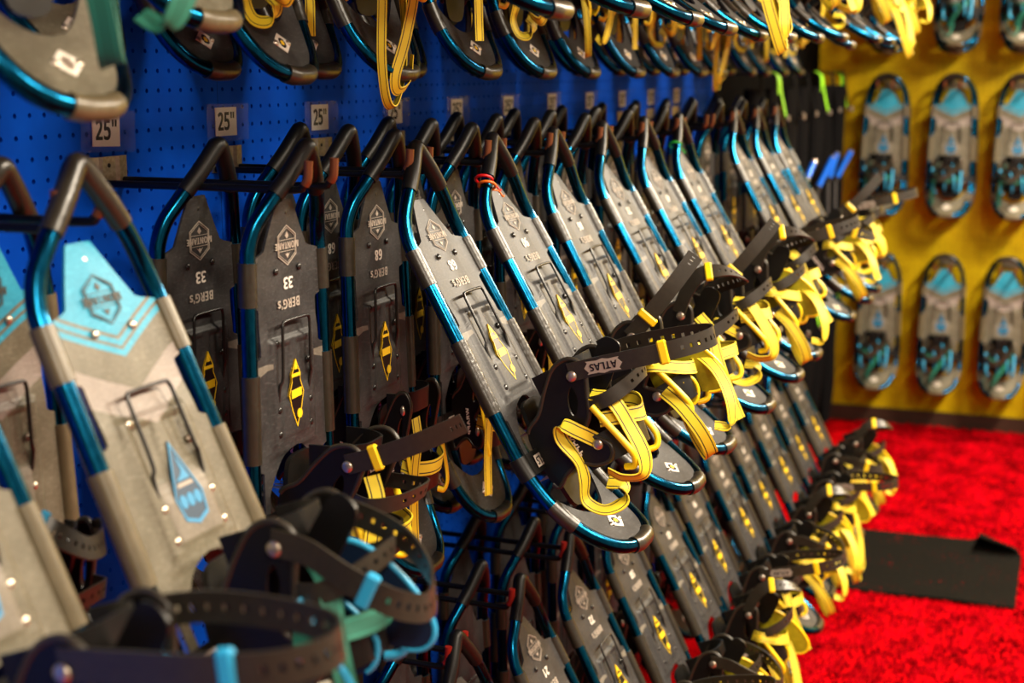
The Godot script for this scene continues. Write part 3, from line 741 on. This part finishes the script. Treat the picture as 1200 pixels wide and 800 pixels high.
# ---------------------------------------------------------------- fixtures
func hook(at: Vector3, label: String, red: bool, turn := 0.0) -> void:
	if not cache.has("bracket"):
		var mb := MB.new()                                   # folded steel plate with two ridges
		var prof_ := PackedVector2Array([Vector2(-0.038, 0.0), Vector2(-0.038, 0.003), Vector2(-0.020, 0.0045), Vector2(-0.017, 0.008), Vector2(-0.013, 0.0045), Vector2(0.013, 0.0045), Vector2(0.017, 0.008), Vector2(0.020, 0.0045), Vector2(0.038, 0.003), Vector2(0.038, 0.0)])
		mb.extrude(prof_, 0.036, Transform3D(Basis(V(1, 0, 0), V(0, 0, 1), V(0, -1, 0)), V(0, 0.013, 0)))
		cache.bracket = mb.mesh()
		cache.prong = []; cache.tip = []
		for sgn in [-1.0, 1.0]:
			mb = MB.new()
			mb.tube(crv([V(0.031 * sgn, 0, 0.004), V(0.031 * sgn, 0, 0.10), V(0.031 * sgn, 0, 0.20), V(0.031 * sgn, 0, 0.285), V(0.031 * sgn, 0.004, 0.297), V(0.031 * sgn, 0.012, 0.303)], 4), 0.0047, 8)
			cache.prong.append(mb.mesh())
			mb = MB.new()
			mb.tube(crv([V(0.031 * sgn, 0.006, 0.2995), V(0.031 * sgn, 0.014, 0.3035), V(0.031 * sgn, 0.034, 0.305)], 4), 0.0056, 8)
			cache.tip.append(mb.mesh())
		mb = MB.new(); mb.dome(0.003, 0.0015); cache.screw = mb.mesh()
	var o := thing("display_hook", label, "hook", "double prong display hooks")
	o.position = at; o.rotation.y = turn
	part("bracket_plate", cache.bracket, M.steel, o)
	part("screw", cache.screw, M.rivet_black, o, Transform3D(Basis.IDENTITY, V(0, 0.020, 0.0045)))
	for i in 2:
		var p := part("prong", cache.prong[i], M.rod, o)
		part("tip_cap", cache.tip[i], M.red_tip if red else M.copper, p)
func size_sign(at: Vector3, roll: float, label: String) -> void:
	if not cache.has("card"):
		var b := BoxMesh.new(); b.size = V(0.054, 0.040, 0.0012); cache.card = b
		var f := BoxMesh.new(); f.size = V(0.108, 0.052, 0.0004); cache.film = f
	var o := thing("size_sign", label, "sign", "paper size signs over the hooks")
	o.position = at; o.rotation.z = roll
	part("card", cache.card, M.card, o, Transform3D(Basis.IDENTITY, V(0, 0, 0.0016)))
	part("lettering", text_mesh("25\"", 0.0255), M.ink, o, Transform3D(Basis.IDENTITY.scaled(V(0.80, 1.0, 1.0)), V(0, 0, 0.0024)))
	part("plastic_pouch", cache.film, M.film, o, Transform3D(Basis.IDENTITY, V(0.002, -0.001, 0.0040)))
func pegboard(nx: int, ny: int) -> ArrayMesh:
	var mb := MB.new()
	var p := 0.0254; var r := 0.0032; var dep := 0.006
	for i in nx:
		for j in ny:
			var o := V((i + 0.5) * p, (j + 0.5) * p, 0)
			var ring: Array[int] = []; var wall: Array[int] = []; var deep: Array[int] = []
			for k in 8:
				var an := TAU * (k + 0.5) / 8
				var d := V(cos(an), sin(an), 0)
				ring.append(mb.add(o + d * r, Vector3.BACK)); wall.append(mb.add(o + d * r, -d)); deep.append(mb.add(o + d * r - V(0, 0, dep), -d))
			var h := p * 0.5
			var cn := [mb.add(o + V(h, h, 0), Vector3.BACK), mb.add(o + V(-h, h, 0), Vector3.BACK), mb.add(o + V(-h, -h, 0), Vector3.BACK), mb.add(o + V(h, -h, 0), Vector3.BACK)]
			for q in 4:
				var a := q * 2
				mb.tri(ring[a], cn[q], ring[(a + 1) % 8])
				mb.quad(ring[(a + 1) % 8], cn[q], cn[(q + 1) % 4], ring[(a + 2) % 8])
			for k in 8: mb.quad(wall[k], wall[(k + 1) % 8], deep[(k + 1) % 8], deep[k])
	return mb.mesh()
func ceiling_light(at: Vector3, label: String, energy: float) -> void:
	var o := thing("ceiling_light", label, "light", "ceiling light panels")
	o.position = at
	var mb := MB.new(); mb.rbox(V(1.24, 0.06, 0.34), 0.008); part("housing", mb.mesh(), M.housing, o, Transform3D(Basis.IDENTITY, V(0, -0.03, 0)))
	mb = MB.new(); mb.rbox(V(1.18, 0.012, 0.28), 0.003); part("diffuser", mb.mesh(), M.diffuser, o, Transform3D(Basis.IDENTITY, V(0, -0.062, 0)))
	var l := AreaLight3D.new()
	l.name = "lamp_light"
	l.area_size = Vector2(1.16, 0.26)
	l.light_color = Color(1.0, 0.94, 0.84); l.light_energy = energy
	l.area_range = 12.0; l.area_attenuation = 2.0
	l.shadow_enabled = true
	l.position = V(0, -0.075, 0); l.rotation.x = -PI / 2
	o.add_child(l)

const ORD := ["first", "second", "third", "fourth", "fifth", "sixth", "seventh", "eighth", "ninth", "tenth", "eleventh", "twelfth", "thirteenth", "fourteenth", "fifteenth", "sixteenth", "seventeenth"]
var rng := RandomNumberGenerator.new()
func place(o: Node3D, x: float, y: float, z: float, tilt: float, yaw := 0.0, roll := 0.0) -> void:
	o.transform = Transform3D(Basis(Vector3.UP, deg_to_rad(yaw)) * Basis(Vector3.RIGHT, deg_to_rad(-tilt)) * Basis(Vector3.BACK, deg_to_rad(roll)), V(x, y, z))

func _ready() -> void:
	# camera: eye height 1.62 m, 1.13 m from the blue wall, looking down the aisle
	var cam := Camera3D.new()
	cam.name = "camera"
	add_child(cam)
	var pitch := atan(317.0 / 1683.0); var yaw := atan(670.0 * cos(pitch) / 1683.0)
	var fwd := V(cos(yaw) * cos(pitch), -sin(pitch), -sin(yaw) * cos(pitch))
	cam.look_at_from_position(V(0, 1.62, 1.13), V(0, 1.62, 1.13) + fwd, Vector3.UP)
	var at := CameraAttributesPhysical.new()
	at.frustum_focal_length = 50.49; at.frustum_focus_distance = 1.95; at.exposure_aperture = 4.2
	cam.attributes = at
	cam.fov = rad_to_deg(2.0 * atan(400.0 / 1683.0)); cam.near = 0.05; cam.far = 60.0
	cam.current = true
	var we := WorldEnvironment.new(); we.name = "world"
	var env := Environment.new()
	env.background_mode = Environment.BG_COLOR; env.background_color = Color(0, 0, 0)
	env.tonemap_mode = Environment.TONE_MAPPER_LINEAR; env.tonemap_exposure = 1.08
	env.sdfgi_enabled = true; env.ssao_enabled = true; env.ssil_enabled = true
	we.environment = env
	add_child(we)
	make_materials()
	for k in 4:
		ceiling_light(V([-0.6, 1.7, 3.9, 5.9][k], 2.72, 1.95), "white ceiling light panel over the aisle, %s from the yellow wall" % ORD[3 - k], [8.5, 13.0, 19.0, 16.0][k])

	# the room
	structure("floor", V(9.0, 0.1, 4.4), V(2.7, -0.05, 1.6), M.carpet, "bright red carpet covering the shop floor", "floor")
	structure("ceiling", V(9.0, 0.1, 4.4), V(2.7, 2.77, 1.6), M.ceiling, "off-white shop ceiling above the aisle", "ceiling")
	var wl := structure("wall_left", V(9.0, 2.72, 0.1), V(2.7, 1.36, -0.058), M.board_dark, "long blue pegboard wall hung with rows of snowshoes", "wall")
	var wb := structure("wall_back", V(0.1, 2.72, 3.6), V(6.808, 1.36, 1.7), M.board_dark, "yellow pegboard end wall above the red carpet", "wall")
	structure("wall_right", V(9.0, 2.72, 0.1), V(2.7, 1.36, 3.45), M.plain_wall, "plain tan wall across the aisle", "wall")
	structure("wall_front", V(0.1, 2.72, 3.6), V(-1.75, 1.36, 1.7), M.plain_wall, "plain tan wall at the near end of the shop", "wall")
	var peg := pegboard(48, 104)
	for k in 6:
		part("pegboard_panel", peg if k < 5 else pegboard(20, 104), M.blue_wall, wl, Transform3D(Basis.IDENTITY, V(-1.906 + 1.2192 * k + 0.0008 * k, 0.0833, 0) - wl.position))
	for k in 3:
		part("pegboard_panel", peg, M.yellow_wall, wb, Transform3D(Basis(Vector3.UP, -PI / 2), V(6.75, 0.07, 0.001 + 1.220 * k) - wb.position))
	structure("baseboard_back", V(0.02, 0.07, 3.4), V(6.742, 0.035, 1.7), M.baseboard, "brown baseboard under the yellow pegboard", "baseboard")
	carpet_pile()

	shoe_meshes()
	rng.seed = 77
	hang_rows()
	back_wall()
	end_goods()
	floor_mat()

func carpet_pile() -> void:
	var mb := MB.new()
	for k in 3:
		var a := TAU * k / 3; var b := TAU * (k + 1) / 3
		mb.face([V(cos(b), 0, sin(b)) * 0.005, V(cos(a), 0, sin(a)) * 0.005, V(0.002, 0.012, 0.001)])
	var mm := MultiMesh.new()
	mm.transform_format = MultiMesh.TRANSFORM_3D; mm.use_colors = true; mm.mesh = mb.mesh()
	var r := RandomNumberGenerator.new(); r.seed = 5
	var nz := FastNoiseLite.new(); nz.seed = 8; nz.frequency = 6.0; nz.fractal_octaves = 4
	var n := 60000
	mm.instance_count = n
	for i in n:
		var x := r.randf_range(2.3, 6.73); var z := r.randf_range(0.25, 2.3)
		var bs := Basis(Vector3.UP, r.randf() * TAU) * Basis(Vector3.RIGHT, r.randf_range(-0.6, 0.6))
		mm.set_instance_transform(i, Transform3D(bs.scaled(Vector3.ONE * r.randf_range(0.7, 1.4)), V(x, 0, z)))
		var t := clampf(0.5 + nz.get_noise_2d(x, z) * 0.9 + r.randf_range(-0.25, 0.25), 0, 1)
		mm.set_instance_color(i, Color(0.13, 0.0, 0.0015).lerp(Color(0.56, 0.001, 0.008), t))
	var o := MultiMeshInstance3D.new()
	o.name = "carpet_pile"; o.multimesh = mm; o.material_override = M.pile
	add_child(o)
	o.set_meta("kind", "stuff"); o.set_meta("label", "shaggy red pile of the shop carpet"); o.set_meta("category", "carpet")

func hang_rows() -> void:
	var depth_words := ["innermost", "second from the wall", "third from the wall", "fourth from the wall"]
	# ---- middle row
	var xs := [0.78, 1.052]
	for i in 11: xs.append(1.496 + 0.273 * i)
	var nums := {3: "68", 4: "90", 5: "86", 6: "73", 7: "45", 8: "61", 9: "52", 10: "27", 11: "94", 12: "38", 2: "33"}
	for i in xs.size():
		var x: float = xs[i]
		var nth: String = ORD[xs.size() - 1 - i]
		hook(V(x, 1.484, 0), "steel double hook with copper tips, middle row, %s from the yellow wall" % nth, false)
		var list := []                                        # z, y, tilt, phi, web, heel, number
		if i < 2:
			list = [[0.18, 1.532, 2.0, 0.0, -1, 1, ""], [0.272, 1.524, 24.0, 4.0, 2 if i == 1 else 1, 2 if i == 1 else 0, ""]]
		elif i == 2:
			list = [[0.128, 1.532, 0.0, 0.0, -1, -1, "33"], [0.250, 1.532, 0.5, 0.0, 2, 3, "33"]]
		else:
			var tilt: float = 29.5 + [0.0, 0.5, -1.0, 0.5, 1.0, 0.0, 1.0, -0.5, 0.5, -1.0, 1.0][i - 3]
			list = [[0.085, 1.54, 0.0, 0.0, -1, -1, ""], [0.160, 1.538, 0.5, 0.0, -1, -1, nums[i]], [0.230, 1.532, 1.5, 0.0, 2, -1, nums[i]]]
			if i != 9: list.append([0.268, 1.501, tilt, [0.0, 5.0, -4.0, 6.0, -2.0, 3.0][i % 6] if i != 3 else 0.0, [0, 1, 2, 0, 1][i - 3] if i < 8 else i % 3, [0, 3, 1, 3, 1][i - 3] if i < 8 else i % 4, nums[i]])
			else: list.remove_at(2)
		for k in list.size():
			var s: Array = list[k]
			var last := k == list.size() - 1
			var kind := "light" if i < 2 else "dark"
			var lb := "%s snowshoe, %s on middle-row hook %s from the yellow wall" % ["Grey and turquoise" if i < 2 else "Dark grey", "outermost" if last else depth_words[k], nth]
			var o := make_shoe(kind, s[3], s[4], s[5], 1, s[6], lb, "snowshoes on the middle row of hooks", 1.0 if last else 0.5)
			place(o, x + (0.0 if last else rng.randf_range(-0.006, 0.006)), s[1], s[0], s[2], rng.randf_range(-1.5, 1.5) if not last else 0.0)
		# paper sign over every hook of the dark kind
		if i >= 2:
			size_sign(V(x, 1.5475 + [0, 0.002, 0, 0.001, -0.001, 0, 0.001, 0, 0, 0, 0, 0][i - 2], 0.001), [-0.04, 0.0, 0.0, 0.01, 0.0, -0.01, 0, 0, 0.01, 0, 0, 0][i - 2], "white 25-inch paper sign over middle-row hook %s from the yellow wall" % nth)
	# ---- upper row
	var ux := [0.70, 0.985]
	for i in 14: ux.append(1.225 + 0.273 * i)
	for i in ux.size():
		var x: float = ux[i]
		var nth: String = ORD[ux.size() - 1 - i]
		hook(V(x, 2.164, 0), "steel double hook with copper tips, upper row, %s from the yellow wall" % nth, false)
		var light := i < 3
		var list := [[0.10, 2.225, 0.0, 0.0, 2, -1], [0.205, 2.22, rng.randf_range(-0.5, 2.5), 0.0, 3 if i == 4 or i == 11 else [0, 1, 2][i % 3], -1]]
		list.append([0.270, 2.20, 27.0 + rng.randf_range(-2, 2), rng.randf_range(-6, 8), 3 if i == 7 or i == 14 else [1, 2, 0][i % 3], i % 3])
		if i == 0: list = [[0.16, 2.21, 6.0, 0.0, 1, -1]]
		if i == 1: list = [[0.265, 2.188, 5.0, 0.0, 1, -1]]
		if i == 2: list = [[0.12, 2.23, 1.0, 0.0, -1, -1], [0.22, 2.262, 6.0, 0.0, -1, 2]]
		for k in list.size():
			var s: Array = list[k]
			var last := k == list.size() - 1
			var lb := "%s snowshoe, %s on upper-row hook %s from the yellow wall" % ["Grey and turquoise" if light else "Dark grey", "outermost" if last else depth_words[k], nth]
			var o := make_shoe("light" if light else "dark", s[3], s[4], s[5], 0, "", lb, "snowshoes on the upper row of hooks", 1.0 if last else 0.55)
			place(o, x + rng.randf_range(-0.008, 0.008), s[1], s[0], s[2], rng.randf_range(-2, 2))
	# ---- lower row
	var lx := []
	for i in 12: lx.append(1.62 + 0.26 * i)
	var lnums := ["41", "36", "21", "72", "58", "83", "19", "64", "77", "29", "47", "55", "12"]
	for i in lx.size():
		var x: float = lx[i]
		var nth: String = ORD[lx.size() - 1 - i]
		hook(V(x, 0.742, 0), "steel double hook with red tips, lower row, %s from the yellow wall" % nth, true)
		var list := [[0.09, 0.80, 0.0, 0.0, -1, -1, ""], [0.20, 0.796, 2.0, 0.0, -1, -1, ""], [0.275, 0.766, 26.0 + rng.randf_range(-1, 2), rng.randf_range(-5, 8), [1, 3, 2, 1][i % 4], [0, 2, 1][i % 3], lnums[i]]]
		for k in list.size():
			var s: Array = list[k]
			var lb := "Dark grey snowshoe, %s on lower-row hook %s from the yellow wall" % ["outermost" if k == 2 else depth_words[k], nth]
			var o := make_shoe("dark", s[3], s[4], s[5], 1 if k == 2 else 0, s[6], lb, "snowshoes on the lower row of hooks", 1.0 if k == 2 else 0.5)
			place(o, x + rng.randf_range(-0.006, 0.006), s[1], s[0], s[2], rng.randf_range(-1.5, 1.5))
		if i < 3: size_sign(V(1.817 + 0.26 * (i - 1), 0.836, 0.001), 0.0, "white 25-inch paper sign over lower-row hook %s from the yellow wall" % nth)
	# coloured ties on two frames
	for q in [["red", M.tie_red, 4, 0.0], ["orange", M.tie_orange, 4, 0.010], ["green", M.tie_green, 8, 0.0]]:
		var o := thing("cable_tie", "%s tie knotted round a blue snowshoe tube near its tail" % q[0], "tie")
		var mb := MB.new()
		var ring := []
		for k in 12: ring.append(V(cos(TAU * k / 12) * 0.0125, sin(TAU * k / 12) * 0.003, sin(TAU * k / 12) * 0.0125))
		mb.tube(ring, 0.0022, 6, true)
		part("loop", mb.mesh(), q[1], o)
		mb = MB.new(); mb.tube(crv([V(0.012, 0, 0.004), V(0.024, 0.006, 0.010), V(0.032, 0.002, 0.016), V(0.040, 0.008, 0.014)], 4), 0.0014, 5); part("loose_end", mb.mesh(), q[1], o)
		var tilt := deg_to_rad(30.0)
		var l := V(-0.062, -0.060 - q[3], 0.0145)
		o.position = V(xs[q[2]], 1.506, 0.268) + Basis(Vector3.RIGHT, -tilt) * l
		o.rotation = V(0.1, 0, -0.6)

func back_wall() -> void:
	# rows of light snowshoes hung toe down on the yellow wall, facing the aisle
	var cols := [0.335, 0.615, 0.885, 1.16]
	var rows := [[2.30, "upper"], [1.600, "middle"], [0.815, "lower"]]
	for r in rows.size():
		for c in cols.size():
			hook(V(6.75, rows[r][0] - 0.056, cols[c]), "steel double hook on the yellow wall, %s row, %s from the blue wall" % [rows[r][1], ORD[c]], false, -PI / 2)
			for k in 2:
				var lb := "Grey turquoise-tailed snowshoe, %s on yellow wall, %s row, %s from blue wall" % ["behind its pair" if k == 0 else "front of its pair", rows[r][1], ORD[c]]
				var o := make_shoe("light", 0.0, [-1, 2 if r == 1 else 1][k], [-1, 2][k], 0, "", lb, "snowshoes on the yellow end wall", [0.5, 0.8][k], true)
				var bs := Basis(Vector3.UP, -PI / 2) * Basis(Vector3.RIGHT, deg_to_rad(-[1.0, 6.0][k] - (8.0 if r == 0 else 0.0)))
				o.transform = Transform3D(bs, V(6.75 - [0.06, 0.16][k], rows[r][0] + [-0.01, 0.0][k], cols[c] + rng.randf_range(-0.008, 0.008)))

func gaiter_mesh(h: float, w: float, seed_: int) -> ArrayMesh:
	var mb := MB.new()
	var r := RandomNumberGenerator.new(); r.seed = seed_
	var ph := r.randf() * TAU
	var sides := 20; var rows := 14
	for i in rows + 1:
		var t := float(i) / rows
		var hw := w * (0.36 + 0.14 * sin(t * 3.0 + 0.4) + 0.05 * sin(t * 9 + ph))
		for k in sides + 1:
			var an := TAU * k / sides
			var fold := 1.0 + 0.10 * sin(an * 5 + ph + t * 2.0)
			var p := V(cos(an) * hw * fold, -h * t, sin(an) * hw * 0.42 * fold)
			mb.add(p, V(cos(an) * 0.42, 0, sin(an)).normalized(), Vector2(float(k) / sides, t))
	for i in rows:
		for k in sides:
			var a := i * (sides + 1) + k
			mb.quad(a, a + 1, a + sides + 2, a + sides + 1)
	for e in [0, rows]:
		var ctr := mb.add(V(0, -h * float(e) / rows, 0), V(0, 1 if e == 0 else -1, 0))
		for k in sides: mb.tri(ctr, e * (sides + 1) + k, e * (sides + 1) + k + 1)
	return mb.mesh()
func end_goods() -> void:
	# black gaiters with lime loops on the blue wall's far end
	for row in 2:
		for i in 10:
			var x := 4.79 + 0.19 * i
			var y := 1.56 if row == 0 else 0.71
			var h := 0.76 if row == 0 else 0.62
			var grey := i == 9
			var o := thing("gaiter", "%s gaiter in the %s row past the signs, %s from the yellow wall" % ["grey" if grey else "black", "upper" if row == 0 else "lower", ORD[9 - i]], "gaiter", "gaiters on the far end of the blue wall")
			o.position = V(x, y, 0.115 + 0.02 * (i % 3))
			part("fabric", gaiter_mesh(h, 0.166, 40 + i + row * 10), M.fabric_grey if grey else M.fabric_black, o)
			var mb := MB.new()
			var lp := crv([V(-0.014, -0.02, 0.03), V(-0.012, 0.04, 0.025), V(0, 0.058, 0.0), V(0.012, 0.04, 0.025), V(0.014, -0.02, 0.035), V(0.010, -0.10, 0.055)], 5)
			var wd := []
			for p in lp: wd.append(V(1, 0, 0.2))
			mb.band(lp, wd, 0.016, 0.002, [[-0.5, 0.5, Color.WHITE]])
			part("loop", mb.mesh(), M.lime if i % 4 == 1 else M.fabric_black, o)
			mb = MB.new(); mb.rbox(V(0.03, 0.02, 0.008), 0.002); part("buckle", mb.mesh(), M.rivet_steel, o, Transform3D(Basis.IDENTITY, V(0.008, -0.10, 0.062)))
			mb = MB.new(); mb.tube([V(0, 0.050, -0.118 - 0.02 * (i % 3)), V(0, 0.050, 0.02), V(0, 0.062, 0.028)], 0.0035, 6); part("peg_hook", mb.mesh(), M.rod, o)
	# blue trekking poles leaning out of a bundle
	var poles := [[V(5.30, 1.235, 0.215), V(5.36, 1.285, 0.225)], [V(5.42, 1.19, 0.235), V(5.66, 1.285, 0.245)], [V(5.60, 1.21, 0.245), V(5.80, 1.29, 0.24)], [V(5.78, 1.20, 0.245), V(6.10, 1.285, 0.25)]]
	for i in poles.size():
		var a: Vector3 = poles[i][0]; var b: Vector3 = poles[i][1]
		var d := (b - a).normalized()
		var o := thing("trekking_pole", "bright blue trekking pole leaning among the black gaiters, %s from the yellow wall" % ORD[3 - i], "pole", "blue trekking poles among the gaiters")
		o.position = a
		var mb := MB.new(); mb.tube([V(0, 0, 0), b - a], 0.011, 10); part("upper_tube", mb.mesh(), M.pole_blue, o)
		mb = MB.new(); mb.tube([b - a, b - a + d * 0.012], 0.0125, 10); part("end_cap", mb.mesh(), M.rivet_steel, o)
		mb = MB.new(); mb.tube([-d * 0.02, V(0, 0, 0)], 0.0135, 10); part("clamp", mb.mesh(), M.rivet_black, o)
		mb = MB.new(); mb.tube([-d * 0.02, -d * 0.02 + V(-0.04, -0.34, 0.015)], 0.008, 8); part("lower_tube", mb.mesh(), M.fabric_grey, o)

func floor_mat() -> void:
	# dark felt runner with one far corner folded up
	var mb := MB.new()
	var nx := 28; var nz := 40
	var x0 := 4.42; var x1 := 5.04; var z0 := 0.12; var z1 := 1.045
	for side in [1.0, -1.0]:
		var base := mb.v.size()
		var P := func(i: int, k: int) -> Vector3:
			var x := lerpf(x0, x1, float(i) / nx); var z := lerpf(z0, z1, float(k) / nz)
			x += (z - 0.7) * 0.03
			var u := (x - (x1 - 0.07)) + (z - (z1 - 0.10))     # beyond the fold line of the far corner
			var y := 0.014 + 0.002 * sin(x * 23.0) * sin(z * 17.0)
			if u > 0.0:
				var n := V(0.7071, 0, 0.7071)
				var dist := u * 0.7071; var rad := 0.016
				var an := minf(dist / rad, PI * 0.9)
				var fx := sin(an) * rad + maxf(dist - rad * PI * 0.9, 0.0) * cos(PI * 0.9)
				var q := V(x, 0, z) - n * dist + n * fx
				y += rad * (1.0 - cos(an)) + maxf(dist - rad * PI * 0.9, 0.0) * sin(PI * 0.9)
				return V(q.x, y, q.z)
			return V(x, y, z)
		for i in nx + 1:
			for k in nz + 1:
				var a: Vector3 = P.call(maxi(i - 1, 0), k); var b: Vector3 = P.call(mini(i + 1, nx), k)
				var c: Vector3 = P.call(i, maxi(k - 1, 0)); var d: Vector3 = P.call(i, mini(k + 1, nz))
				var nr := (d - c).cross(b - a).normalized()
				mb.add(P.call(i, k) + nr * (0.0 if side > 0 else -0.007), nr * side, Vector2(float(i) / nx, float(k) / nz))
		for i in nx:
			for k in nz:
				var a := base + i * (nz + 1) + k
				if side > 0: mb.quad(a, a + 1, a + nz + 2, a + nz + 1)
				else: mb.quad(a, a + nz + 1, a + nz + 2, a + 1)
	var half := (nx + 1) * (nz + 1)
	var rim := []
	for i in nx + 1: rim.append(i * (nz + 1))
	for k in range(1, nz + 1): rim.append(nx * (nz + 1) + k)
	for i in range(nx - 1, -1, -1): rim.append(i * (nz + 1) + nz)
	for k in range(nz - 1, 0, -1): rim.append(k)
	for j in rim.size():
		var a: int = rim[j]; var b: int = rim[(j + 1) % rim.size()]
		mb.face([mb.v[a], mb.v[b], mb.v[b + half], mb.v[a + half]])
	var o := MeshInstance3D.new()
	o.name = "floor_mat"; o.mesh = mb.mesh(); o.material_override = M.mat_black
	add_child(o)
	o.set_meta("label", "black felt floor mat with a folded corner on the red carpet"); o.set_meta("category", "mat")
